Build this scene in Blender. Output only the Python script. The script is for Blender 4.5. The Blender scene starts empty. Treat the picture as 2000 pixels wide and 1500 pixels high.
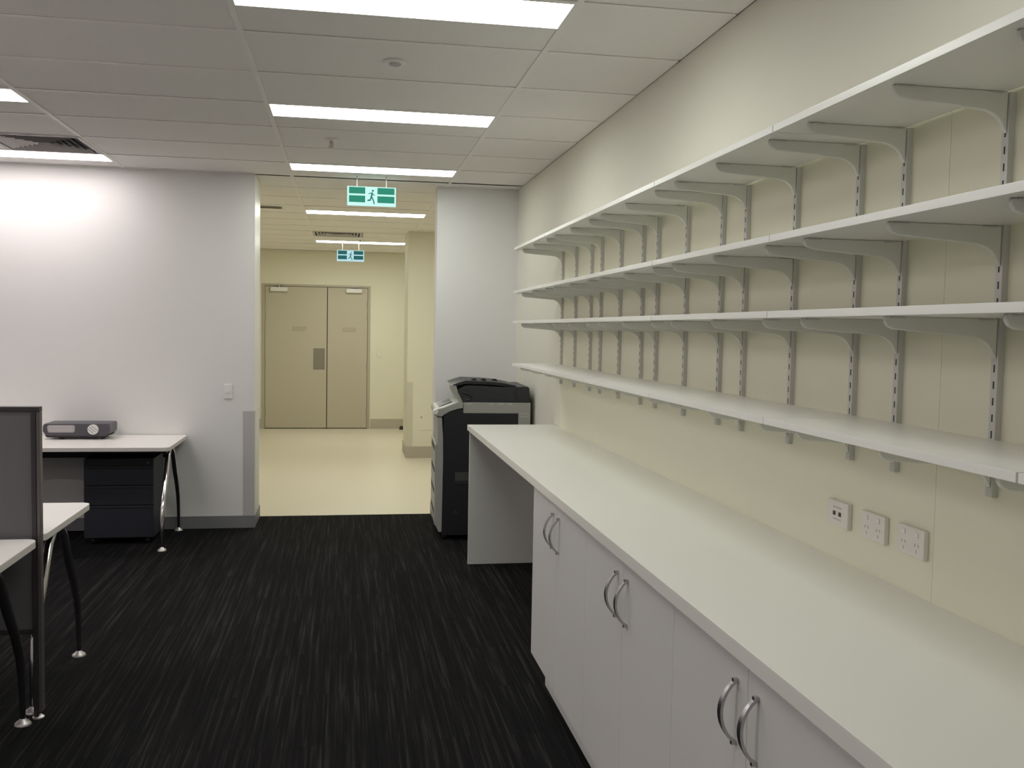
import bpy, bmesh, math, random
from mathutils import Vector, Matrix
random.seed(4)
S = bpy.context.scene
COL = S.collection

# ---------------------------------------------------------------- camera, world, lights, exposure
H = 1.541          # eye height
ZC = 2.674         # ceiling height
cam_d = bpy.data.cameras.new('camera')
cam = bpy.data.objects.new('camera', cam_d)
COL.objects.link(cam)
RT = Vector((0.98506517, -0.17124404, 0.01794686))
UP = Vector((-0.00796952, 0.05877444, 0.99823948))
FW = Vector((0.17199738, 0.98347397, -0.05653192))
m = Matrix((( RT.x, UP.x, -FW.x, 0), (RT.y, UP.y, -FW.y, 0), (RT.z, UP.z, -FW.z, H), (0, 0, 0, 1)))
cam.matrix_world = m
cam_d.sensor_fit = 'HORIZONTAL'
cam_d.sensor_width = 36.0
cam_d.lens = 1861.4 / 2000 * 36
cam_d.clip_start = 0.05
S.camera = cam

w = bpy.data.worlds.new('world')
S.world = w
w.use_nodes = True
w.node_tree.nodes['Background'].inputs[0].default_value = (0.02, 0.02, 0.02, 1)
w.node_tree.nodes['Background'].inputs[1].default_value = 0.2

S.view_settings.view_transform = 'Standard'
S.view_settings.look = 'None'
S.view_settings.exposure = 0.0
S.view_settings.gamma = 1.0
S.view_settings.use_curve_mapping = False
S.cycles.max_bounces = 10
S.cycles.diffuse_bounces = 8

OFFICE_LAMP = (0.965, 1.0, 0.935)
LEFT_LAMP = (1.0, 0.925, 0.92)
CORR_LAMP = (0.985, 1.0, 0.88)
LAMP_E = 13.4        # radiance of the ceiling light lenses in the office
LAMP_LEFT = 12.4
LAMP_CORR = 30

GX = -0.412         # ceiling grid: left edge of the lit column
GY = 5.082          # ceiling grid: a cross tee
def unseen_light(x, y, col, e):      # the same ceiling lights behind the camera and left of the view
    d = bpy.data.lights.new('area_lamp', 'AREA')
    d.shape = 'RECTANGLE'; d.size = 1.17; d.size_y = 0.275
    d.color = col; d.energy = e * math.pi * 1.17 * 0.275
    o = bpy.data.objects.new('area_lamp', d)
    o.location = (x, y, ZC - 0.004)
    COL.objects.link(o)
for yy in (1.482,):
    unseen_light(GX + .6, yy + .15, OFFICE_LAMP, LAMP_E * .75)
for yy in (3.282, 1.482, -0.318, -2.118):
    unseen_light(GX - 1.8, yy + .15, LEFT_LAMP, LAMP_LEFT)
for yy in (6.882, 5.082, 3.282, 1.482, -0.318):
    unseen_light(GX - 4.2, yy + .15, LEFT_LAMP, LAMP_LEFT)

# ---------------------------------------------------------------- materials
def mat(name, col, rough=0.6, metal=0.0, var=0.03, scale=6.0, bump=0.0, bscale=300.0, spec=0.5, coat=0.0):
    M = bpy.data.materials.new(name); M.use_nodes = True
    nt = M.node_tree; b = nt.nodes['Principled BSDF']
    b.inputs['Roughness'].default_value = rough
    b.inputs['Metallic'].default_value = metal
    b.inputs['Specular IOR Level'].default_value = spec
    b.inputs['Coat Weight'].default_value = coat
    tc = nt.nodes.new('ShaderNodeTexCoord')
    n = nt.nodes.new('ShaderNodeTexNoise'); n.inputs['Scale'].default_value = scale; n.inputs['Detail'].default_value = 4
    nt.links.new(tc.outputs['Object'], n.inputs['Vector'])
    r = nt.nodes.new('ShaderNodeMix'); r.data_type = 'RGBA'
    lo = [max(0, c * (1 - var)) for c in col]; hi = [min(1, c * (1 + var)) for c in col]
    r.inputs['A'].default_value = (*lo, 1); r.inputs['B'].default_value = (*hi, 1)
    nt.links.new(n.outputs['Fac'], r.inputs['Factor'])
    nt.links.new(r.outputs['Result'], b.inputs['Base Color'])
    if bump > 0:
        n2 = nt.nodes.new('ShaderNodeTexNoise'); n2.inputs['Scale'].default_value = bscale; n2.inputs['Detail'].default_value = 3
        nt.links.new(tc.outputs['Object'], n2.inputs['Vector'])
        bp = nt.nodes.new('ShaderNodeBump'); bp.inputs['Strength'].default_value = bump; bp.inputs['Distance'].default_value = 0.002
        nt.links.new(n2.outputs['Fac'], bp.inputs['Height']); nt.links.new(bp.outputs['Normal'], b.inputs['Normal'])
    return M
def emit(name, col, e):
    M = bpy.data.materials.new(name); M.use_nodes = True
    nt = M.node_tree; nt.nodes.clear()
    o = nt.nodes.new('ShaderNodeOutputMaterial'); s = nt.nodes.new('ShaderNodeEmission')
    s.inputs[0].default_value = (*col, 1); s.inputs[1].default_value = e
    nt.links.new(s.outputs[0], o.inputs[0])
    return M
def carpet_mat():
    M = bpy.data.materials.new('striped_carpet'); M.use_nodes = True
    nt = M.node_tree; N = nt.nodes; L = nt.links
    b = N['Principled BSDF']; b.inputs['Roughness'].default_value = 0.95; b.inputs['Specular IOR Level'].default_value = 0.1
    tc = N.new('ShaderNodeTexCoord')
    sep = N.new('ShaderNodeSeparateXYZ'); L.new(tc.outputs['Object'], sep.inputs[0])
    def mth(op, a, bb):
        k = N.new('ShaderNodeMath'); k.operation = op
        for i, v in enumerate((a, bb)):
            if v is None: continue
            if isinstance(v, (int, float)): k.inputs[i].default_value = v
            else: L.new(v, k.inputs[i])
        return k.outputs[0]
    ty = mth('FLOOR', mth('DIVIDE', sep.outputs['Y'], 0.5), None)
    tx = mth('FLOOR', mth('DIVIDE', sep.outputs['X'], 0.5), None)
    wv = mth('ADD', mth('MULTIPLY', ty, 7.31), mth('MULTIPLY', tx, 3.77))
    def streak(sx, sy, seed, through=False):      # through: runs on across the tile joints
        cb = N.new('ShaderNodeCombineXYZ')
        L.new(mth('MULTIPLY', sep.outputs['X'], sx), cb.inputs[0]); L.new(mth('MULTIPLY', sep.outputs['Y'], sy), cb.inputs[1])
        n = N.new('ShaderNodeTexNoise'); n.noise_dimensions = '4D'
        n.inputs['Scale'].default_value = 1.0; n.inputs['Detail'].default_value = 1.5
        L.new(cb.outputs[0], n.inputs['Vector']); L.new(mth('ADD', mth('MULTIPLY', wv, 0.02 if through else 1.0), seed), n.inputs['W'])
        return n.outputs['Fac']
    a = streak(62, 1.1, 0.0, True); c = streak(150, 3.2, 11.0); d = streak(90, 1.6, 30.0, True)
    f = mth('ADD', mth('ADD', mth('MULTIPLY', a, 0.42), mth('MULTIPLY', c, 0.30)), mth('MULTIPLY', d, 0.28))
    rp = N.new('ShaderNodeValToRGB'); L.new(f, rp.inputs[0])
    e = rp.color_ramp.elements
    e[0].position = 0.43; e[0].color = (0.0038, 0.0036, 0.0040, 1)
    e[1].position = 0.64; e[1].color = (0.0300, 0.0275, 0.0272, 1)
    k = rp.color_ramp.elements.new(0.52); k.color = (0.0080, 0.0075, 0.0080, 1)
    L.new(rp.outputs[0], b.inputs['Base Color'])
    n2 = N.new('ShaderNodeTexNoise'); n2.inputs['Scale'].default_value = 450
    L.new(tc.outputs['Object'], n2.inputs['Vector'])
    bp = N.new('ShaderNodeBump'); bp.inputs['Strength'].default_value = 0.5; bp.inputs['Distance'].default_value = 0.004
    L.new(n2.outputs['Fac'], bp.inputs['Height']); L.new(bp.outputs['Normal'], b.inputs['Normal'])
    return M

MT = dict(
    wall=mat('grey_white_paint', (0.755, 0.742, 0.73), 0.75, var=0.012, scale=2, bump=0.04),
    wall_cream=mat('cream_paint', (0.715, 0.695, 0.605), 0.7, var=0.012, scale=2, bump=0.04),
    wall_panel=mat('cream_laminate_panel', (0.76, 0.75, 0.60), 0.5, var=0.01, scale=2),
    corr=mat('corridor_cream_paint', (0.75, 0.725, 0.60), 0.75, var=0.012, scale=2, bump=0.04),
    tile=mat('mineral_fibre_tile', (0.90, 0.88, 0.865), 0.95, var=0.03, scale=60, bump=0.25, bscale=220),
    grid=mat('white_enamel_grid', (0.90, 0.88, 0.86), 0.45, var=0.01),
    carpet=carpet_mat(),
    vinyl=mat('cream_sheet_vinyl', (0.74, 0.68, 0.56), 0.28, var=0.03, scale=40),
    skirt=mat('grey_skirting', (0.20, 0.20, 0.21), 0.5, var=0.03),
    skirt_corr=mat('taupe_vinyl_skirting', (0.45, 0.41, 0.34), 0.5, var=0.03),
    guard=mat('grey_plastic_guard', (0.50, 0.485, 0.475), 0.45, var=0.015),
    guard_corr=mat('taupe_plastic_guard', (0.60, 0.57, 0.47), 0.45, var=0.015),
    door=mat('beige_door_paint', (0.50, 0.455, 0.36), 0.5, var=0.015, scale=3),
    door_frame=mat('beige_frame_paint', (0.44, 0.40, 0.32), 0.5, var=0.015),
    lettering=mat('faded_brown_print', (0.32, 0.29, 0.23), 0.6),
    plate=mat('dull_steel_plate', (0.25, 0.23, 0.19), 0.45, 0.3, var=0.04),
    gap=mat('shadow_gap_black', (0.03, 0.03, 0.028), 0.9),
    steel=mat('satin_steel', (0.42, 0.40, 0.37), 0.38, 0.9, var=0.04),
    chrome=mat('polished_chrome', (0.62, 0.61, 0.62), 0.13, 1.0, var=0.02),
    glide=mat('satin_aluminium_glide', (0.70, 0.66, 0.66), 0.4, 0.7, var=0.03),
    alu=mat('satin_handle_metal', (0.52, 0.51, 0.52), 0.27, 1.0, var=0.03),
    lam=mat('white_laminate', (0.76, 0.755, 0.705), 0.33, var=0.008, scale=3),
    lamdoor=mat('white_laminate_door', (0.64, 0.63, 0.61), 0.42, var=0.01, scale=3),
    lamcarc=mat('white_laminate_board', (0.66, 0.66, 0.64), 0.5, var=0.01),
    shelf=mat('white_melamine_shelf', (0.80, 0.79, 0.755), 0.3, var=0.008, scale=3),
    upright=mat('silver_powdercoat', (0.58, 0.58, 0.555), 0.42, 0.1, var=0.02),
    bracket=mat('silver_grey_bracket', (0.72, 0.73, 0.68), 0.42, 0.0, var=0.02),
    slot=mat('slot_dark', (0.05, 0.05, 0.045), 0.8),
    white_pl=mat('white_plastic', (0.78, 0.77, 0.76), 0.35, var=0.01),
    cream_pl=mat('offwhite_plastic', (0.74, 0.71, 0.67), 0.35, var=0.01),
    grey_pl=mat('grey_print', (0.33, 0.33, 0.32), 0.5),
    black_pl=mat('black_plastic', (0.013, 0.013, 0.016), 0.42, var=0.1),
    cop_dark=mat('charcoal_copier_plastic', (0.011, 0.011, 0.015), 0.45, var=0.08, bump=0.1),
    cop_mid=mat('slate_copier_plastic', (0.022, 0.023, 0.027), 0.4, var=0.08),
    cop_front=mat('grey_copier_cover', (0.34, 0.34, 0.32), 0.45, var=0.02),
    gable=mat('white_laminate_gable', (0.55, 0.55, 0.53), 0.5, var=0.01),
    cop_light=mat('pale_copier_plastic', (0.36, 0.36, 0.33), 0.45, var=0.02),
    desk=mat('white_desk_laminate', (0.82, 0.79, 0.76), 0.35, var=0.01),
    desk_edge=mat('grey_white_edge_band', (0.62, 0.58, 0.56), 0.45, var=0.01),
    desk_metal=mat('black_steel_beam', (0.015, 0.015, 0.017), 0.45, 0.2, var=0.08),
    ped=mat('charcoal_steel_drawer', (0.024, 0.024, 0.034), 0.42, 0.1, var=0.06),
    fabric=mat('grey_screen_fabric', (0.140, 0.131, 0.139), 0.95, var=0.10, scale=500, bump=0.4, bscale=900, spec=0.15),
    scr_frame=mat('dark_bronze_frame', (0.045, 0.038, 0.040), 0.4, 0.3, var=0.05),
    scr_edge=mat('bronze_edge_trim', (0.12, 0.105, 0.11), 0.4, 0.3, var=0.05),
    proj=mat('slate_grey_plastic', (0.075, 0.07, 0.085), 0.4, var=0.04),
    proj_dark=mat('dark_slate_plastic', (0.03, 0.028, 0.03), 0.5, var=0.04),
    proj_light=mat('pale_grey_grille', (0.40, 0.37, 0.38), 0.5, var=0.02),
    vent=mat('grey_white_louvre', (0.55, 0.52, 0.53), 0.5, var=0.02),
    lens=emit('fluorescent_lens', OFFICE_LAMP, LAMP_E),
    lens_left=emit('fluorescent_lens_rosy', LEFT_LAMP, LAMP_LEFT),
    lens_corr=emit('fluorescent_lens_warm', CORR_LAMP, LAMP_CORR),
    ex_white=emit('exit_sign_lit_white', (0.62, 1.0, 0.93), 1.0),
    ex_green=emit('exit_sign_lit_green', (0.045, 0.32, 0.21), 0.85),
    ex_dark=emit('exit_sign_figure_green', (0.04, 0.25, 0.20), 0.8),
    ex_white2=emit('exit_sign_lit_white_far', (0.55, 0.85, 0.92), 0.9),
    ex_green2=emit('exit_sign_lit_green_far', (0.035, 0.16, 0.16), 0.8),
)

# ---------------------------------------------------------------- helpers
class MB:
    def __init__(s): s.v = []; s.f = []
    def add(s, vs, fs):
        o = len(s.v); s.v += [tuple(v) for v in vs]; s.f += [[i + o for i in f] for f in fs]; return s
    def box(s, x0, x1, y0, y1, z0, z1):
        x0, x1 = sorted((x0, x1)); y0, y1 = sorted((y0, y1)); z0, z1 = sorted((z0, z1))
        vs = [(x0, y0, z0), (x1, y0, z0), (x1, y1, z0), (x0, y1, z0), (x0, y0, z1), (x1, y0, z1), (x1, y1, z1), (x0, y1, z1)]
        return s.add(vs, [[0, 3, 2, 1], [4, 5, 6, 7], [0, 1, 5, 4], [1, 2, 6, 5], [2, 3, 7, 6], [3, 0, 4, 7]])
    def prism(s, pts, axis, a, b):
        n = len(pts)
        def mk(p, t):
            if axis == 'y': return (p[0], t, p[1])
            if axis == 'x': return (t, p[0], p[1])
            return (p[0], p[1], t)
        vs = [mk(p, a) for p in pts] + [mk(p, b) for p in pts]
        fs = [list(range(n))[::-1], list(range(n, 2 * n))] + [[i, (i + 1) % n, n + (i + 1) % n, n + i] for i in range(n)]
        return s.add(vs, fs)
    def tube(s, path, rad, n=10, cap=True):
        path = [Vector(p) for p in path]
        if not isinstance(rad, (list, tuple)): rad = [rad] * len(path)
        rings = []; ref = None
        for i, p in enumerate(path):
            t = (path[min(i + 1, len(path) - 1)] - path[max(i - 1, 0)]).normalized()
            if ref is None:
                ref = Vector((0, 0, 1)) if abs(t.z) < .9 else Vector((1, 0, 0))
            u = (ref - t * ref.dot(t)).normalized(); ref = u; q = t.cross(u)
            rings.append([p + (u * math.cos(2 * math.pi * k / n) + q * math.sin(2 * math.pi * k / n)) * rad[i] for k in range(n)])
        vs = [v for r in rings for v in r]
        fs = [[i * n + k, i * n + (k + 1) % n, (i + 1) * n + (k + 1) % n, (i + 1) * n + k] for i in range(len(path) - 1) for k in range(n)]
        if cap: fs += [list(range(n))[::-1], list(range((len(path) - 1) * n, len(path) * n))]
        return s.add(vs, fs)
    def build(s, name, m, parent=None, bevel=0, seg=2, smooth=True):
        off = Vector((0, 0, 0)); p = parent
        while p is not None: off += p.location; p = p.parent
        me = bpy.data.meshes.new(name)
        me.from_pydata([tuple(Vector(v) - off) for v in s.v], [], s.f); me.update()
        bm = bmesh.new(); bm.from_mesh(me)
        bmesh.ops.recalc_face_normals(bm, faces=bm.faces)
        if bevel:
            bmesh.ops.bevel(bm, geom=[e for e in bm.edges if len(e.link_faces) == 2 and e.calc_face_angle(0) > .5], offset=bevel, segments=seg, affect='EDGES', profile=.6)
        bm.to_mesh(me); bm.free()
        me.materials.append(MT[m])
        if smooth:
            me.polygons.foreach_set('use_smooth', [True] * len(me.polygons))
            me.set_sharp_from_angle(angle=math.radians(35))
        o = bpy.data.objects.new(name, me); COL.objects.link(o)
        if bevel and smooth: o.modifiers.new('weighted_normal', 'WEIGHTED_NORMAL').keep_sharp = True
        if parent: o.parent = parent
        return o
def B(*a): return MB().box(*a)
def thing(name, loc, label, cat, group=None):
    o = bpy.data.objects.new(name, None); o.empty_display_size = .1; o.location = loc; COL.objects.link(o)
    return tag(o, label, cat, group)
def tag(o, label, cat, group=None):
    o['label'] = label; o['category'] = cat
    if group: o['group'] = group
    return o
def struct(o): o['kind'] = 'structure'; return o
def dup(o, name=None):                              # copy of an object and its children, two levels
    r = o.copy(); COL.objects.link(r)
    for c in list(o.children):
        d = c.copy(); COL.objects.link(d); d.parent = r
        for g in list(c.children):
            e = g.copy(); COL.objects.link(e); e.parent = d
    return r
ORD = ['first', 'second', 'third', 'fourth', 'fifth', 'sixth', 'seventh', 'eighth', 'ninth', 'tenth', 'eleventh', 'twelfth', 'thirteenth', 'fourteenth', 'fifteenth', 'sixteenth', 'seventeenth', 'eighteenth']

XW = 1.369         # right wall
YL, YC = 7.43, 7.87  # far wall front, carpet end
XL, XR = -0.681, 0.712
YR = 7.68
YE = 14.63
TOP = ZC + .004
# ---------------------------------------------------------------- shell
struct(B(-5.2, 2.8, -3.2, YC, -.05, 0).build('floor', 'carpet', smooth=False))
struct(B(-3.2, 2.8, YC, YE + .2, -.05, 0.001).build('floor_corridor', 'vinyl', smooth=False))
wr = struct(B(XW, XW + .15, -3.2, YR, 0, TOP).build('wall_right', 'wall_cream', smooth=False))
wf = struct(B(-5.2, XL, YL, YC, 0, TOP).build('wall_far', 'wall', bevel=.004))
struct(B(XR, 2.8, YR, YC + .02, 0, TOP).build('wall_far_right', 'wall', bevel=.004))
struct(B(-5.2, -5.05, -3.2, YL, 0, TOP).build('wall_left', 'wall', smooth=False))
struct(B(-5.2, XW + .15, -3.2, -3.05, 0, TOP).build('wall_back', 'wall', smooth=False))
struct(B(-3.2, -3.05, YC, YE, 0, TOP).build('wall_corridor_left', 'corr', smooth=False))
struct(B(2.65, 2.8, YC + .02, YE, 0, TOP).build('wall_corridor_right', 'corr', smooth=False))
we = struct(MB().box(-3.2, -1.232, YE, YE + .15, 0, TOP).box(.362, 2.8, YE, YE + .15, 0, TOP).box(-1.232, .362, YE, YE + .15, 2.165, TOP).build('wall_corridor_far', 'corr', smooth=False))
PX, PY = .715, 11.30
struct(B(PX, 1.75, PY, PY + .66, 0, TOP).build('wall_pier', 'corr', bevel=.004))
# right wall finish: cream paint above, cream laminate panels behind the shelves
for a, b in ((-3.0, 2.0095), (2.0105, 5.975)):
    B(XW - .006, XW, a, b, .3, 2.13).build('wall_panel', 'wall_panel', wr, bevel=.0005, seg=1)
# skirtings and guards
struct(MB().box(-5.0, XL + .008, YL - .008, YL, 0, .095).box(XL, XL + .008, YL, YC, 0, .095).build('baseboard_far', 'skirt', bevel=.003))
struct(B(XR - .008, XR, YR - .008, YC + .02, 0, .095).build('baseboard_far_right', 'skirt', bevel=.002))
struct(MB().box(-3.0, -1.245, YE - .008, YE, 0, .15).box(.375, 2.6, YE - .008, YE, 0, .15).build('baseboard_corridor', 'skirt_corr', bevel=.003))
struct(MB().box(PX - .008, 1.7, PY - .008, PY, 0, .14).box(PX - .008, PX, PY, PY + .66, 0, .14).build('baseboard_pier', 'skirt_corr', bevel=.003))
struct(MB().box(XL - .082, XL + .003, YL - .003, YL, .095, .893).box(XL, XL + .003, YL, YL + .06, .095, .893).build('trim_1', 'guard', bevel=.001))
struct(MB().box(PX - .003, PX + .07, PY - .003, PY, .14, .905).box(PX - .003, PX, PY, PY + .07, .14, .905).build('trim_2', 'guard_corr', bevel=.001))
struct(MB().box(XL - .002, XL + .002, YL - .002, YC, .893, TOP - .01).build('trim_3', 'white_pl', smooth=False))

# ceiling: slab, grid and tiles
ceil = struct(B(-5.2, 2.8, -3.2, YE + .15, ZC + .03, ZC + .1).build('ceiling', 'tile', smooth=False))
tile_me = {}
def tile(x0, x1, y0, y1):
    key = (round(x1 - x0, 3), round(y1 - y0, 3))
    g = .008
    if key not in tile_me:
        o = B(-key[0] / 2 + g, key[0] / 2 - g, -key[1] / 2 + g, key[1] / 2 - g, 0, .016).build('ceiling_tile', 'tile', smooth=False)
        tile_me[key] = o.data
    else:
        o = bpy.data.objects.new('ceiling_tile', tile_me[key]); COL.objects.link(o)
    o.parent = ceil; o.location = ((x0 + x1) / 2, (y0 + y1) / 2, ZC + .0035 + random.uniform(0, .0012))
cols = [GX - 2.4, GX - 1.2, GX, GX + 1.2, XW]
colsc = [GX - 1.2, GX, GX + 1.2, GX + 2.4]
half = {}            # (column, row) -> where the free half lies
def rows(y0, y1):
    k = math.ceil((y0 - GY) / .6 - 1e-6); r = []
    while GY + .6 * k < y1 - 1e-6: r.append(GY + .6 * k); k += 1
    return r
LIGHTS = []
for yy in (3.282, 5.082, 6.882):
    LIGHTS.append((GX, yy, 'lens')); LIGHTS.append((GX - 2.4, yy, 'lens_left')) if yy > 4 else None
LIGHTS += [(GX, GY + 4.5, 'lens_corr'), (GX, GY + 7.8, 'lens_corr')]
VENTS = [(GX - 1.8, GY + 1.2), (GX, GY + 6.6)]
def fill(c, y0s, ylo, yhi):
    for i in range(len(c) - 1):
        for ya in y0s:
            a, b = max(ya, ylo), min(ya + .6, yhi)
            if b - a < .03: continue
            x0, x1 = c[i], c[i + 1]
            segs = [(x0, x1, a, b)]
            for lx, ly, _ in LIGHTS:
                if abs(lx - x0) < .01 and ya - .01 <= ly <= ya + .59:
                    segs = [(x0, x1, ly + .3, b)] if abs(ly - ya) < .01 else [(x0, x1, a, ly)]
            for vx, vy in VENTS:
                if x0 - .01 <= vx < x1 - .3 and abs(vy - ya) < .01:
                    segs = [(x0, vx, a, b)] if vx > x0 + .1 else [(vx + .6, x1, a, b)]
            for s in segs:
                if s[1] > XW - .01 and s[3] < YR + .01: s = (s[0], XW + .005, s[2], s[3])
                if s[3] - s[2] > .03 and s[1] - s[0] > .03: tile(*s)
ro = rows(1.48, YC)
fill(cols, ro, 1.48, GY + 2.4)
rc = rows(GY + 2.4, YE)
fill(colsc, rc, GY + 2.4, YE)
# the part of the ceiling out of sight: plain sheets level with the tiles
MB().box(-5.05, GX - 2.4, -3.05, YL, ZC + .004, ZC + .03).box(GX - 2.4, XW, -3.05, 1.48, ZC + .004, ZC + .03).box(-3.05, GX - 1.2, YC, YE, ZC + .004, ZC + .03).box(GX + 2.4, 2.65, YC, YE, ZC + .004, ZC + .03).build('ceiling_sheet', 'tile', ceil, smooth=False)
for x in cols[:-1]:
    yb = YL if x < XL else YE
    B(x - .012, x + .012, 1.48, yb, ZC, ZC + .0035).build('main_runner', 'grid', ceil, smooth=False)
B(GX + 2.4 - .012, GX + 2.4 + .012, YC + .02, YE, ZC, ZC + .0035).build('main_runner', 'grid', ceil, smooth=False)
def tee(x0, x1, y):
    B(x0 + .012, x1 - .012, y - .010, y + .010, ZC + .0005, ZC + .0035).build('cross_tee', 'grid', ceil, smooth=False)
for i in range(len(cols) - 1):
    for y in ro: tee(cols[i], cols[i + 1], y)
for i in range(len(colsc) - 1):
    for y in rc: tee(colsc[i], colsc[i + 1], y)
MB().box(XR, XW - .02, YR - .02, YR, ZC - .002, ZC + .0035).box(-5, XL, YL - .02, YL, ZC - .002, ZC + .0035).build('wall_angle', 'tile', ceil, smooth=False)

# ---------------------------------------------------------------- ceiling lights
lab = {(0, 3.282): 'recessed ceiling light nearest the camera, cut off by the top of the photo',
       (0, 5.082): 'recessed ceiling light between the round smoke detector and the sprinkler',
       (0, 6.882): 'recessed office ceiling light just in front of the nearer green exit sign',
       (1, 5.082): 'recessed ceiling light cut by the left edge, nearer than the square vent',
       (1, 6.882): 'recessed ceiling light beside the square vent, washing the far left wall',
       (2, 0): 'long corridor ceiling light just below the nearer exit sign in view',
       (2, 1): 'long corridor ceiling light farthest away, just above the small exit sign'}
nc = 0
for lx, ly, mm in LIGHTS:
    if mm == 'lens_corr': L = lab[(2, nc)]; nc += 1
    else: L = lab[(0 if mm == 'lens' else 1, round(ly, 3))]
    cx, cy = lx + .6, ly + .15
    t = thing('ceiling_light', (cx, cy, ZC), L, 'ceiling light', 'ceiling lights')
    fr = MB()
    fr.box(lx + .008, lx + .016, ly + .008, ly + .292, ZC - .001, ZC + .02).box(lx + 1.184, lx + 1.192, ly + .008, ly + .292, ZC - .001, ZC + .02)
    fr.box(lx + .016, lx + 1.184, ly + .008, ly + .014, ZC - .001, ZC + .02).box(lx + .016, lx + 1.184, ly + .286, ly + .292, ZC - .001, ZC + .02)
    fr.box(lx + .016, lx + 1.184, ly + .014, ly + .286, ZC + .016, ZC + .02)
    fr.build('light_frame', 'grid', t)
    B(lx + .016, lx + 1.184, ly + .014, ly + .286, ZC + .001, ZC + .006).build('diffuser', mm, t, smooth=False)

# ceiling vents: square four-way louvre diffusers
def vent(x, y, L):
    c = Vector((x + .3, y + .3, ZC)); t = thing('ceiling_vent', c, L, 'vent', 'square ceiling vents')
    fr = MB()
    for a, b, cc, d in ((-.2985, -.268, -.2985, .2985), (.268, .2985, -.2985, .2985), (-.268, .268, -.2985, -.268), (-.268, .268, .268, .2985)):
        fr.box(c.x + a, c.x + b, c.y + cc, c.y + d, ZC - .003, ZC + .006)
    fr.build('vent_frame', 'vent', t)
    MB().box(c.x - .275, c.x + .275, c.y - .275, c.y + .275, ZC + .022, ZC + .027).box(c.x - .275, c.x - .269, c.y - .275, c.y + .275, ZC + .006, ZC + .022).box(c.x + .269, c.x + .275, c.y - .275, c.y + .275, ZC + .006, ZC + .022).box(c.x - .269, c.x + .269, c.y - .275, c.y - .269, ZC + .006, ZC + .022).box(c.x - .269, c.x + .269, c.y + .269, c.y + .275, ZC + .006, ZC + .022).build('plenum_plate', 'gap', t, smooth=False)
    for q in range(4):
        ang = q * math.pi / 2
        for k in range(6):
            r = .252 - k * .04; h = max(.004, r - .004); th = .018
            vs = []
            for (px, py, pz) in ((-h, r, -.002), (h, r, -.002), (h - th * .7, r - th, .018), (-h + th * .7, r - th, .018)):
                vs.append((px, py, pz)); 
            vs2 = [(px, py - .003, pz + .001) for px, py, pz in vs]
            def rot(p): return (c.x + p[0] * math.cos(ang) - p[1] * math.sin(ang), c.y + p[0] * math.sin(ang) + p[1] * math.cos(ang), ZC + p[2])
            MB().add([rot(p) for p in vs + vs2], [[0, 1, 2, 3], [7, 6, 5, 4], [0, 4, 5, 1], [1, 5, 6, 2], [2, 6, 7, 3], [3, 7, 4, 0]]).build('louvre_blade', 'vent', t, smooth=False)
vent(GX - 1.8, GY + 1.2, 'square louvred air vent beside the far left ceiling light')
vent(GX, GY + 6.6, 'square louvred air vent in the corridor ceiling before the last light')
# slot grille in the corridor ceiling
t = thing('slot_grille', (-.73, 9.46, ZC), 'small dark slot grille in the corridor ceiling by the left jamb', 'vent')
MB().box(-.83, -.615, 9.42, 9.43, ZC - .006, ZC - .0005).box(-.83, -.615, 9.52, 9.53, ZC - .006, ZC - .0005).box(-.83, -.82, 9.43, 9.52, ZC - .006, ZC - .0005).box(-.625, -.615, 9.43, 9.52, ZC - .006, ZC - .0005).build('grille_frame', 'skirt_corr', t)
B(-.82, -.625, 9.43, 9.52, ZC - .003, ZC - .001).build('grille_slot', 'gap', t, smooth=False)
# smoke detector and sprinklers
def lathe(cx, cy, prof, n=20):
    mb = MB(); vs = []; fs = []
    for r, z in prof: vs += [(cx + r * math.cos(2 * math.pi * k / n), cy + r * math.sin(2 * math.pi * k / n), z) for k in range(n)]
    for i in range(len(prof) - 1): fs += [[i * n + k, i * n + (k + 1) % n, (i + 1) * n + (k + 1) % n, (i + 1) * n + k] for k in range(n)]
    fs += [list(range(n)), list(range((len(prof) - 1) * n, len(prof) * n))]
    return mb.add(vs, fs)
def sprinkler(x, y, name, L, cat):
    t = thing(name, (x, y, ZC), L, cat)
    lathe(x, y, [(.040, ZC + .003), (.040, ZC - .002), (.030, ZC - .008), (.014, ZC - .010)]).build('flange', 'grid', t)
    lathe(x, y, [(.010, ZC - .009), (.010, ZC - .022), (.006, ZC - .026), (.005, ZC - .044)], 10).build('nozzle', 'steel', t)
    lathe(x, y, [(.003, ZC - .044), (.018, ZC - .045), (.018, ZC - .048), (.003, ZC - .049)], 12).build('deflector', 'steel', t)
    for s in (-1, 1):
        MB().tube([(x + s * .008, y, ZC - .018), (x + s * .013, y, ZC - .03), (x + s * .004, y, ZC - .045)], .002, 6).build('yoke_arm', 'steel', t)
t = thing('smoke_detector', (.198, 4.175, ZC), 'small flat round detector on the tile between the two nearest lights', 'detector')
lathe(.198, 4.175, [(.050, ZC + .003), (.050, ZC - .003), (.044, ZC - .006)]).build('detector_base', 'grid', t)
lathe(.198, 4.175, [(.026, ZC - .006), (.026, ZC - .010), (.016, ZC - .015), (.004, ZC - .016)]).build('sensor_head', 'vent', t)
sprinkler(-.097, 5.949, 'sprinkler_head', 'small pendant sprinkler head on the tile before the exit sign light', 'sprinkler')
sprinkler(.173, 12.55, 'sprinkler_head', 'tiny sprinkler head by the farthest corridor ceiling light', 'sprinkler')

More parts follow.
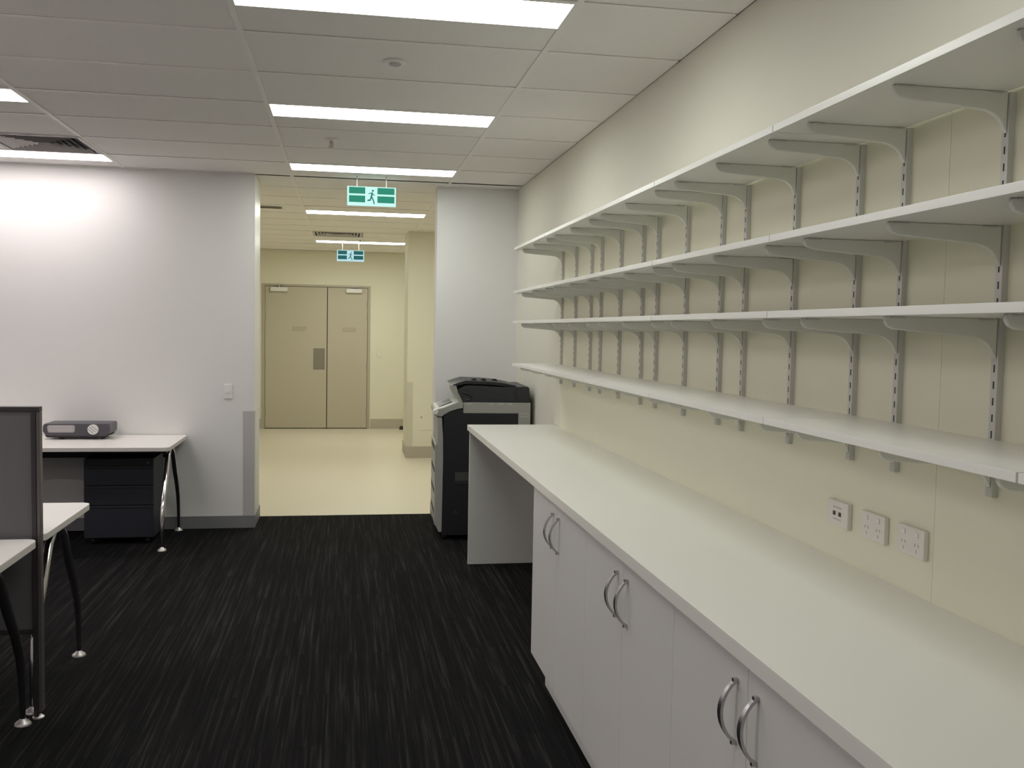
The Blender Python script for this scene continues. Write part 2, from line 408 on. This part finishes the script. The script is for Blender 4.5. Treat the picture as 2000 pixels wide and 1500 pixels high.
# ---------------------------------------------------------------- exit signs
def exit_sign(x0, x1, z0, z1, y, w_, g_, d_, L):
    t = thing('exit_sign', ((x0 + x1) / 2, y, ZC), L, 'exit sign', 'green exit signs')
    W = x1 - x0; Hh = z1 - z0
    B(x0, x1, y, y + .03, z0, z1).build('sign_body', w_, t, bevel=.002)
    for fx in (.2, .8): MB().tube([(x0 + fx * (x1 - x0), y + .015, z1), (x0 + fx * (x1 - x0), y + .015, ZC + .003)], .004, 8).build('hanging_rod', 'steel', t)
    X = lambda f: x0 + f * W
    Z = lambda f: z1 - f * Hh
    for a, b in ((.038, .368), (.618, .968)):
        for c, d in ((.05, .385), (.485, .835)):
            B(X(a), X(b), y - .002, y, Z(d), Z(c)).build('green_panel', g_, t, smooth=False)
    f = MB()
    cx = X(.5)
    def poly(pts): f.prism([(X(.5) + px * Hh, Z(pz)) for px, pz in pts], 'y', y - .003, y)
    ring = [(.06 + .055 * math.cos(k * math.pi / 5), .21 + .055 * math.sin(k * math.pi / 5)) for k in range(10)]
    poly(ring)
    poly([(-.02, .30), (.06, .30), (.07, .36), (.02, .55), (-.06, .52), (-.03, .40)])          # trunk
    poly([(-.02, .30), (-.17, .36), (-.17, .40), (-.03, .35)])                                  # rear arm
    poly([(.06, .33), (.14, .44), (.18, .42), (.17, .45), (.13, .48), (.05, .38)])              # front arm
    poly([(-.05, .50), (.03, .52), (.12, .70), (.17, .90), (.11, .91), (.07, .74)])             # front leg
    poly([(-.05, .50), (.01, .55), (-.05, .74), (-.22, .76), (-.22, .69), (-.10, .67)])         # rear leg
    f.build('running_figure', d_, t, smooth=False)
exit_sign(0.0, .364, 2.456, 2.598, 7.32, 'ex_white', 'ex_green', 'ex_dark', 'larger green running man exit sign hanging at the doorway')
exit_sign(-.128, .23, 2.42, 2.566, 13.0, 'ex_white2', 'ex_green2', 'ex_green2', 'smaller green exit sign hanging deep in the corridor above the doors')

# ---------------------------------------------------------------- corridor double door
d = struct(MB().box(-1.232, -1.19, YE - .012, YE + .13, 0, 2.165).box(.322, .362, YE - .012, YE + .13, 0, 2.165).box(-1.19, .322, YE - .012, YE + .13, 2.135, 2.165).build('door_1', 'door_frame', bevel=.003))
B(-1.19, .322, YE + .09, YE + .1, 0, 2.135).build('door_stop', 'gap', d, smooth=False)
for side, (a, b) in enumerate(((-1.186, -.285), (-.273, .318))):
    lf = B(a, b, YE + .004, YE + .05, .012, 2.13).build('door_leaf', 'door', d, bevel=.003)
    lf['label'] = ['wide left door leaf with a steel push plate', 'narrow right door leaf'][side]
    hx = (-1.186, .318)[side]
    for hz in (1.88, 1.70, .96, .25):
        MB().tube([(hx, YE - .004, hz - .05), (hx, YE - .004, hz + .05)], .009, 8).build('hinge', 'steel', lf)
    cx0, cx1 = ((-1.11, -.86), (.0, .235))[side]
    cl = B(cx0, cx1, YE - .05, YE + .004, 2.055, 2.115).build('door_closer', 'white_pl', d, bevel=.006)
    MB().tube([((cx0 + cx1) / 2, YE - .03, 2.115), ((cx0 + cx1) / 2, YE - .03, 2.14)], .014, 8).box((cx0 + cx1) / 2 - .05, (cx0 + cx1) / 2 + .06, YE - .04, YE - .02, 2.138, 2.15).build('closer_arm', 'steel', cl)
    sx0 = (-.80, -.06)[side]
    sg = B(sx0 - .005, sx0 + .225, YE + .002, YE + .004, 1.452, 1.545).build('door_sign', 'door', lf, smooth=False)
    mk = MB()
    for rz in (1.525, 1.50, 1.475):
        x = sx0 + .01
        while x < sx0 + .2:
            l = random.uniform(.02, .045); mk.box(x, min(x + l, sx0 + .215), YE + .0012, YE + .002, rz - .007, rz + .006); x += l + .011
    mk.build('faded_lettering', 'lettering', lf, smooth=False)
    if side == 0:
        B(-.482, -.313, YE + .001, YE + .004, .893, 1.215).build('push_plate', 'plate', lf, bevel=.001)
B(-.285, -.273, YE + .012, YE + .03, .012, 2.13).build('meeting_gap', 'gap', d, smooth=False)
t = thing('door_stopper', (.84, 14.5, 0), 'small dark door stop on the corridor floor beside the pier', 'door stop')
lathe(.84, 14.5, [(.03, .001), (.03, .02), (.022, .05), (.010, .055)], 12).build('rubber_buffer', 'gap', t)
t = thing('wall_switch', (.43, YE, 1.2), 'faint white switch plate on the corridor wall right of the double door', 'switch')
B(.46, .53, YE - .008, YE, 1.09, 1.205).build('switch_plate', 'corr', t, bevel=.003)
B(.485, .505, YE - .012, YE - .008, 1.13, 1.165).build('rocker', 'white_pl', t, bevel=.002)
t = thing('access_panel', (.96, PY, .49), 'cream access panel with a dark lock set low in the corridor pier', 'panel')
B(.855, 1.09, PY - .006, PY, .335, .66).build('panel_cover', 'corr', t, bevel=.002)
MB().tube([(.889, PY - .006, .488), (.889, PY - .014, .488)], .010, 10).build('panel_lock', 'steel', t)

# ---------------------------------------------------------------- office switch
t = thing('light_switch', (-.87, YL, 1.04), 'white light switch plate on the left wall near the opening', 'switch')
B(-.902, -.84, YL - .009, YL, .985, 1.095).build('switch_plate', 'white_pl', t, bevel=.003)
MB().tube([(-.871, YL - .009, 1.040), (-.871, YL - .012, 1.040)], .014, 14).build('dolly_ring', 'cream_pl', t)
B(-.878, -.864, YL - .017, YL - .012, 1.031, 1.049).build('rocker', 'white_pl', t, bevel=.002)

# ---------------------------------------------------------------- worktop, gable and cabinets
XC = .787; ZT = .918; YEND = 6.172
tag(B(XC, XW - .006, -1.0, YEND, ZT - .036, ZT).build('worktop', 'lam', bevel=.002), 'long white laminate worktop running under the wall shelves', 'worktop')
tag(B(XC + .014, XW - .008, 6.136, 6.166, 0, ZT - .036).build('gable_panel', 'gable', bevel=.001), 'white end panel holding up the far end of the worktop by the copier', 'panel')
edges = [3.985, 3.08, 2.205, 1.325, .445]
CL = ['white two-door base cabinet at the far end, beside the open knee space', 'white two-door base cabinet second from the knee space, under the worktop', 'white two-door base cabinet with the two largest handles, nearest in view', 'white two-door base cabinet mostly cut off at the bottom right of the photo']
for i in range(4):
    y1, y0 = edges[i], edges[i + 1]; ym = (y0 + y1) / 2
    t = thing('base_cabinet', (1.08, ym, 0), CL[i], 'cabinet', 'white base cabinets')
    cb = MB().box(XC + .034, XW - .008, y1 - .019, y1 - .001, .15, ZT - .037).box(XC + .034, XW - .008, y0 + .001, y0 + .019, .15, ZT - .037)
    cb.box(XC + .034, XW - .008, y0 + .019, y1 - .019, .15, .168).box(XW - .016, XW - .008, y0 + .019, y1 - .019, .168, ZT - .037).box(XC + .034, XW - .2, y0 + .019, y1 - .019, ZT - .055, ZT - .037)
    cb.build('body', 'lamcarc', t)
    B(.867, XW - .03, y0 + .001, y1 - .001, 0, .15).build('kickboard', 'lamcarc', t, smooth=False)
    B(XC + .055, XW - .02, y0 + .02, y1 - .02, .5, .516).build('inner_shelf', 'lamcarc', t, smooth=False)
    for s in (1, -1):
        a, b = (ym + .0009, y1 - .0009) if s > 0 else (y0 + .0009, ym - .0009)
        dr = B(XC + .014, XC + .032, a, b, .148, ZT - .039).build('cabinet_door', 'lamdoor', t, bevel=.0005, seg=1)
        hy = ym + s * .05; zc = .765
        pth = []
        for k in range(13):
            q = -1 + 2 * k / 12
            pth.append((XC + .014 - .036 * (1 - q * q) ** .8 - .001, hy, zc + q * .066))
        hb = MB()
        for k in range(12):
            pass
        # flat bowed bar with tapered ends
        n = len(pth); ww = [.0045 + .0035 * (1 - (-1 + 2 * k / 12) ** 2) for k in range(n)]
        vs = []; fs = []
        for k, (px, py, pz) in enumerate(pth):
            tx = Vector(pth[min(k + 1, n - 1)]) - Vector(pth[max(k - 1, 0)]); tx.normalize()
            nx = Vector((-tx.z, 0, tx.x)) * .0035
            for sx, sy in ((-1, -1), (-1, 1), (1, 1), (1, -1)):
                vs.append((px + sx * nx.x, py + sy * ww[k], pz + sx * nx.z))
        for k in range(n - 1):
            for j in range(4): fs.append([k * 4 + j, k * 4 + (j + 1) % 4, (k + 1) * 4 + (j + 1) % 4, (k + 1) * 4 + j])
        fs += [[0, 1, 2, 3], [(n - 1) * 4 + j for j in (3, 2, 1, 0)]]
        hb.add(vs, fs)
        for q in (-1, 1): hb.box(XC + .002, XC + .0142, hy - .0045, hy + .0045, zc + q * .066 - .004, zc + q * .066 + .004)
        hb.build('bow_handle', 'alu', dr, bevel=.001)

# power and data outlets
def outlet(yc, L, kind):
    t = thing('wall_outlet', (XW - .006, yc, 1.047), L, 'outlet')
    xf = XW - .006
    B(xf - .014, xf, yc - .056, yc + .056, 1.011, 1.083).build('faceplate', 'cream_pl', t, bevel=.004)
    if kind == 'data':
        for s in (-1, 1): B(xf - .0155, xf - .0135, yc + s * .015 - .006, yc + s * .015 + .006, 1.042, 1.053).build('data_port', 'slot', t, smooth=False)
        MB().box(xf - .0148, xf - .0138, yc - .022, yc + .022, 1.063, 1.067).box(xf - .0148, xf - .0138, yc - .02, yc + .02, 1.03, 1.033).build('port_label', 'guard', t, smooth=False)
    else:
        for s in (-1, 1):
            yy = yc + s * .027
            B(xf - .0165, xf - .0135, yy - .007, yy + .007, 1.062, 1.074).build('rocker_switch', 'white_pl', t, bevel=.001)
            pin = MB()
            for ang, (dy, dz) in ((.5, (.007, .006)), (-.5, (-.007, .006)), (0, (0, -.009))):
                ca, sa = math.cos(ang), math.sin(ang); q = [(-.0012, -.004), (.0012, -.004), (.0012, .004), (-.0012, .004)]
                pin.prism([(yy + dy + a * ca - b * sa, 1.037 + dz + a * sa + b * ca) for a, b in q], 'x', xf - .0148, xf - .0135)
            pin.build('pin_slots', 'guard', t, smooth=False)
outlet(2.43, 'cream data outlet with two dark ports, farthest of the three plates above the worktop', 'data')
outlet(2.25, 'cream double power outlet in the middle of the three plates above the worktop', 'power')
outlet(2.082, 'cream double power outlet nearest the camera of the three wall plates', 'power')

# ---------------------------------------------------------------- wall shelving
TIERS = [2.070, 1.794, 1.601, 1.328]; TN = ['top', 'second highest', 'third highest', 'lowest']
XS = 1.06; XB = XW - .022; TH = .0175
centres = [5.580 - .9437 * k for k in range(6)]
XU = XW - .006        # face of the panel
ZB = 1.205; ZU = 2.0505
# one upright with its four brackets, then copies
yc0 = centres[0] + .365
up0 = thing('shelf_upright', (XU, yc0, ZB), '', 'shelf upright', 'slotted shelf uprights')
ch = MB().box(XU - .015, XU - .0125, yc0 - .0105, yc0 + .0105, ZB, ZU).box(XU - .0125, XU, yc0 - .0105, yc0 - .008, ZB, ZU).box(XU - .0125, XU, yc0 + .008, yc0 + .0105, ZB, ZU)
ch.build('channel', 'upright', up0)
sl = MB(); z = ZB + .02
while z < ZU - .02:
    sl.box(XU - .0156, XU - .0148, yc0 - .002, yc0 + .002, z, z + .016); z += .035
sl.build('slot_row', 'slot', up0, smooth=False)
for tz in TIERS:
    zt = tz - TH - .0005
    xr = XU - .0155
    pts = [(xr, zt), (xr, zt - .085)]
    for k in range(1, 8):                       # concave gusset sweeping up into the arm
        a = k / 7 * math.pi / 2
        pts.append((xr - .006 - .062 * (1 - math.cos(a)), zt - .085 + .047 * math.sin(a)))
    pts += [(XS + .085, zt - .029), (XS + .050, zt - .026), (XS + .036, zt - .020), (XS + .030, zt - .010), (XS + .031, zt)]
    br = MB().prism([(p[0], p[1]) for p in pts], 'y', yc0 - .0055, yc0 + .0055).build('bracket', 'bracket', up0, bevel=.0015, seg=1)
    B(XS + .04, XS + .075, yc0 - .008, yc0 + .008, zt - .004, zt).build('shelf_lug', 'upright', br, bevel=.001, seg=1)
    B(xr - .045, xr - .012, yc0 - .008, yc0 + .008, zt - .004, zt).build('shelf_lug', 'upright', br, bevel=.001, seg=1)
ups = []
for k, c in enumerate(centres):
    for dy in (.365, 0, -.365):
        ups.append(c + dy)
ups = [u for u in ups if u > 1.0]
for i, yy in enumerate(ups):
    o = up0 if i == 0 else dup(up0)
    o.location.y = yy
    o['label'] = 'grey slotted upright with four brackets, %s of the shelving counted from the copier end' % ORD[i]
for k, c in enumerate(centres):
    for ti, tz in enumerate(TIERS):
        b = B(XS, XU - .0165, c - .469 + .02, c + .469 + .02, tz - TH, tz).build('shelf_board', 'shelf', bevel=.0012)
        tag(b, 'white shelf board on the %s tier, %s length counted from the copier end' % (TN[ti], ORD[k]), 'shelf', 'white wall shelves')

# ---------------------------------------------------------------- copier
Y0, Y1 = 6.86, 7.52
t = thing('photocopier', (1.0, 7.19, 0), 'tall charcoal and pale grey photocopier standing behind the worktop end', 'photocopier')
MB().prism([(.70, .035), (1.335, .035), (1.335, .935), (1.243, .935), (.843, .935), (.835, .960), (.80, .957), (.745, .940), (.702, .915), (.70, .90)], 'y', Y0 + .003, Y1).build('body', 'cop_dark', t, bevel=.006)
MB().prism([(.652, .11), (.675, .062), (.698, .062), (.702, .60), (.699, .76), (.690, .90), (.655, .90), (.660, .76), (.655, .60)], 'y', Y0 - .002, Y1 + .002).build('front_cover', 'cop_front', t, bevel=.005)
for k, (za, zb) in enumerate(((.08, .23), (.235, .385), (.39, .54), (.545, .70))):
    dw = B(.644, .656, Y0 + .02, Y1 - .02, za + (.03 if k == 0 else 0), zb).build('paper_drawer', 'cop_front', t, bevel=.003)
    B(.642, .6455, Y0 + .10, Y1 - .10, zb - .055, zb - .02).build('drawer_grip', 'slot', dw, smooth=False)
# operating panel sticking out at the front
cp = MB().prism([(.632, .935), (.640, .910), (.690, .905), (.70, .918), (.745, .944), (.80, .962), (.840, .968), (.842, 1.010), (.818, 1.018), (.78, 1.004), (.70, .972), (.645, .958)], 'y', Y0 - .004, Y1 - .08).build('control_panel', 'cop_light', t, bevel=.005)
MB().prism([(.670, .9665), (.672, .962), (.77, 1.0005), (.768, 1.005)], 'y', Y0 + .15, Y1 - .2).build('touch_screen', 'black_pl', cp)
MB().tube([(.642, Y0 - .012, .940), (.642, Y0 + .02, .940)], [.020, .022], 14).build('panel_knob', 'white_pl', cp, bevel=.003)
MB().prism([(.843, .932), (1.246, .932), (1.246, .80), (1.336, .80), (1.336, 1.012), (.843, 1.012)], 'y', Y0, Y1).build('scanner_band', 'cop_light', t, bevel=.004)
mk = MB()
for px in (.87, 1.03, 1.10, 1.165): mk.box(px, px + .035, Y0 - .0012, Y0 + .001, .995, 1.004)
for r in range(2):
    for c in range(4): mk.box(1.258 + c * .017, 1.270 + c * .017, Y0 - .0012, Y0 + .001, .925 - r * .02, .935 - r * .02)
mk.build('side_vents', 'guard', t, smooth=False)
B(.90, 1.235, Y0 + .0005, Y0 + .004, .83, .926).build('tray_recess', 'black_pl', t, smooth=False)
MB().prism([(.84, 1.014), (.83, 1.03), (.80, 1.085), (.80, 1.10), (.86, 1.132), (1.00, 1.130), (1.10, 1.124), (1.20, 1.125), (1.31, 1.130), (1.325, 1.120), (1.332, 1.018), (1.332, 1.014)], 'y', Y0 + .002, Y1 - .02).build('document_feeder', 'cop_mid', t, bevel=.006)
MB().prism([(1.21, 1.07), (1.225, 1.02), (1.235, 1.02), (1.235, 1.13), (1.21, 1.128)], 'y', Y0 - .001, Y1 - .03).build('feeder_hinge', 'black_pl', t, bevel=.002)
MB().prism([(.755, 1.132), (.80, 1.150), (.86, 1.168), (1.02, 1.163), (1.12, 1.155), (1.23, 1.135), (1.23, 1.122), (1.10, 1.132), (1.00, 1.140), (.86, 1.142), (.80, 1.130)], 'y', Y0 + .03, Y1 - .06).build('feeder_tray', 'black_pl', t, bevel=.004)
MB().prism([(.752, 1.134), (.79, 1.129), (.80, 1.09), (.835, 1.022), (.842, 1.012), (.815, 1.016), (.782, 1.07), (.778, 1.11)], 'y', Y0 + .006, Y1 - .03).build('feeder_front', 'cop_light', t, bevel=.003)
MB().tube([(.83, Y0 - .004, 1.085), (.87, Y0 - .006, 1.075), (.90, Y0 - .006, 1.055), (.89, Y0 - .004, 1.032), (.85, Y0 - .002, 1.026)], .006, 8).build('feeder_cable', 'cop_mid', t)
for gx in (.90, .97, 1.05): 
    MB().prism([(gx, 1.168), (gx + .02, 1.180), (gx + .04, 1.178), (gx + .05, 1.160)], 'y', Y0 + .10, Y0 + .12).build('paper_guide', 'black_pl', t)
gr = B(.79, .90, Y0 - .003, Y0 + .006, .41, .44).build('side_handle', 'cop_mid', t, bevel=.003)
B(.79, .90, Y0 + .0015, Y0 + .006, .44, .50).build('handle_recess', 'slot', t, smooth=False)
MB().tube([(.795, Y0 - .002, .205), (.795, Y0 + .006, .205)], .018, 14).build('round_cap', 'cop_mid', t)
for px in (.72, 1.28):
    for py in (Y0 + .06, Y1 - .06):
        MB().tube([(px - .012, py, .022), (px + .012, py, .022)], .022, 12).box(px - .02, px + .02, py - .02, py + .02, .034, .04).build('caster', 'black_pl', t)
t.rotation_euler = (0, 0, -.045); t.location.x += .015; t.location.y -= .0155
# ---------------------------------------------------------------- desks
def rounded(x0, x1, y0, y1, r, corners):
    pts = []
    for (cx, cy, sx, sy, a0, key) in ((x1 - r, y1 - r, 1, 1, 0, 'rb'), (x0 + r, y1 - r, -1, 1, 90, 'lb'), (x0 + r, y0 + r, -1, -1, 180, 'lf'), (x1 - r, y0 + r, 1, -1, 270, 'rf')):
        if key in corners:
            for k in range(7):
                a = math.radians(a0 + 15 * k); pts.append((cx + r * math.cos(a), cy + r * math.sin(a)))
        else: pts.append((cx + sx * r, cy + sy * r))
    return pts
def leg_path(x, yc, s, top):
    prof = [(.045, top), (.10, .62), (.175, .485), (.255, .37), (.302, .275), (.321, .19), (.328, .10), (.330, .018)]
    return [(x, yc + s * a, z) for a, z in prof]
def desk(x1, y0, y1, L):
    x0 = x1 - 1.8; zt = .712; yc = (y0 + y1) / 2
    t = thing('desk', ((x0 + x1) / 2, yc, 0), L, 'desk', 'white office desks')
    pts = rounded(x0, x1, y0, y1, .045, ('rf', 'lf', 'rb', 'lb'))
    MB().prism(pts, 'z', zt - .004, zt).build('desktop', 'desk', t, smooth=False)
    MB().prism(pts, 'z', zt - .026, zt - .004).build('edge_band', 'desk_edge', t)
    MB().box(x0 + .10, x1 - .10, yc - .10, yc - .05, zt - .075, zt - .026).box(x0 + .10, x1 - .10, yc + .05, yc + .10, zt - .075, zt - .026).build('under_beam', 'desk_metal', t, bevel=.002)
    for xx in (x0 + .055, x1 - .055):
        B(xx - .02, xx + .02, y0 + .12, y1 - .12, zt - .055, zt - .026).build('end_rail', 'desk_metal', t, bevel=.003)
        for s in (-1, 1):
            lg = MB().tube(leg_path(xx, yc, s, zt - .05), [.017, .018, .019, .018, .016, .014, .012, .010], 12).build('leg', 'chrome', t)
            lathe(xx, yc + s * .330, [(.030, .001), (.030, .006), (.026, .012), (.012, .022), (.009, .03)], 16).build('foot_glide', 'glide', lg)
    return t
d1 = desk(-1.165, 6.66, 7.42, 'white desk against the far left wall, holding the grey projector')
B(-2.85, -1.30, 7.30, 7.38, .56, .66).build('cable_tray', 'desk_metal', d1, bevel=.003)
d2 = desk(-1.150, 3.925, 4.625, 'white desk just behind the grey screen, its far corner showing')
d3 = desk(-1.150, 3.14, 3.855, 'white desk in front of the grey screen, nearest the camera')
# projector on the far desk
t = thing('projector', (-1.86, 7.25, .712), 'slate grey flat projector with pale vent and round lens cap on the far desk', 'projector')
yf, yb = 7.13, 7.36; z0 = .727
def oct_(x0, x1, z0, z1, c): return [(x0 + c, z0), (x1 - c, z0), (x1, z0 + c), (x1, z1 - c * .4), (x1 - c * .4, z1), (x0 + c * .5, z1), (x0, z1 - c * .8), (x0, z0 + c * 1.4)]
MB().prism(oct_(-2.095, -1.648, z0 + .012, z0 + .098, .022), 'y', yf, yb).build('housing', 'proj', t, bevel=.006)
MB().prism([(-2.07, z0), (-1.68, z0), (-1.66, z0 + .014), (-2.085, z0 + .014)], 'y', yf + .012, yb - .01).build('base_plate', 'proj_dark', t, bevel=.002)
vp = [(-2.06 + .0, z0 + .045), (-2.052, z0 + .036), (-1.892, z0 + .036), (-1.882, z0 + .045), (-1.880, z0 + .078), (-1.888, z0 + .088), (-2.052, z0 + .088), (-2.063, z0 + .078)]
vg = MB().prism(vp, 'y', yf - .004, yf + .002).build('front_vent', 'proj_light', t)
for k in range(4): B(-2.05, -1.893, yf - .0055, yf - .004, z0 + .045 + k * .0115, z0 + .049 + k * .0115).build('vent_slat', 'vent', vg, smooth=False)
ln = MB().tube([(-1.758, yf + .004, z0 + .058), (-1.758, yf - .016, z0 + .058)], .036, 24).build('lens_cap', 'white_pl', t, bevel=.002)
for k in range(3):
    q = (k - 1) * .016
    MB().prism([(-1.782 + q, z0 + .074 + q * .5), (-1.778 + q, z0 + .078 + q * .5), (-1.738 + q, z0 + .042 + q * .5), (-1.742 + q, z0 + .038 + q * .5)], 'y', yf - .0175, yf - .0155).build('cap_groove', 'proj_light', ln, smooth=False)
for px in (-1.98, -1.70): lathe(px, yf + .03, [(.014, .7125), (.014, .722), (.008, .730)], 10).build('foot', 'black_pl', t)
# drawer pedestal
t = thing('drawer_pedestal', (-1.545, 7.15, 0), 'charcoal three-drawer pedestal under the far left desk', 'drawer unit')
px0, px1, pf, pb = -1.775, -1.315, 6.926, 7.30
B(px0, px1, pf + .018, pb, .045, .60).build('body', 'ped', t, bevel=.003)
for za, zb in ((.050, .272), (.279, .410), (.417, .548)):
    dw = B(px0 + .002, px1 - .002, pf, pf + .018, za, zb).build('drawer', 'ped', t, bevel=.003)
    B(px0 + .012, px1 - .012, pf - .006, pf + .004, zb - .012, zb - .003).build('finger_pull', 'cop_mid', dw, bevel=.001)
B(px0 + .002, px1 - .002, pf + .004, pf + .018, .553, .598).build('pencil_drawer', 'black_pl', t, bevel=.002)
MB().tube([(px1 - .035, pf - .002, .572), (px1 - .035, pf + .006, .572)], .010, 12).build('lock', 'chrome', t)
for a in (px0 + .05, px1 - .05):
    for b in (pf + .06, pb - .06):
        MB().tube([(a - .012, b, .0225), (a + .012, b, .0225)], .0215, 12).build('caster', 'black_pl', t)
# screen between the two nearer desks
t = thing('desk_screen', (-2.0, 3.89, 0), 'grey fabric partition screen in a dark frame between the two nearer desks', 'screen')
sx, sy = -1.148, 3.89; zt = 1.217; zb = .335
B(-2.9, sx - .03, sy - .014, sy + .014, zb + .02, zt - .018).build('fabric_panel', 'fabric', t, bevel=.003)
B(-2.9, sx - .0, sy - .019, sy + .019, zt - .020, zt).build('top_rail', 'scr_frame', t, bevel=.003)
B(-2.9, sx - .03, sy - .017, sy + .017, zb, zb + .022).build('bottom_rail', 'scr_frame', t, bevel=.003)
B(sx - .032, sx - .014, sy - .019, sy + .019, .012, zt - .020).build('end_post', 'scr_frame', t, bevel=.003)
B(sx - .0135, sx, sy - .017, sy + .017, .03, zt - .020).build('edge_trim', 'scr_edge', t, bevel=.003)
B(-2.9, -2.87, sy - .019, sy + .019, .012, zb).build('end_post', 'scr_frame', t, bevel=.003)
for xx in (sx - .02, -2.885): lathe(xx, sy, [(.022, .001), (.022, .006), (.012, .014)], 14).build('foot_glide', 'glide', t)
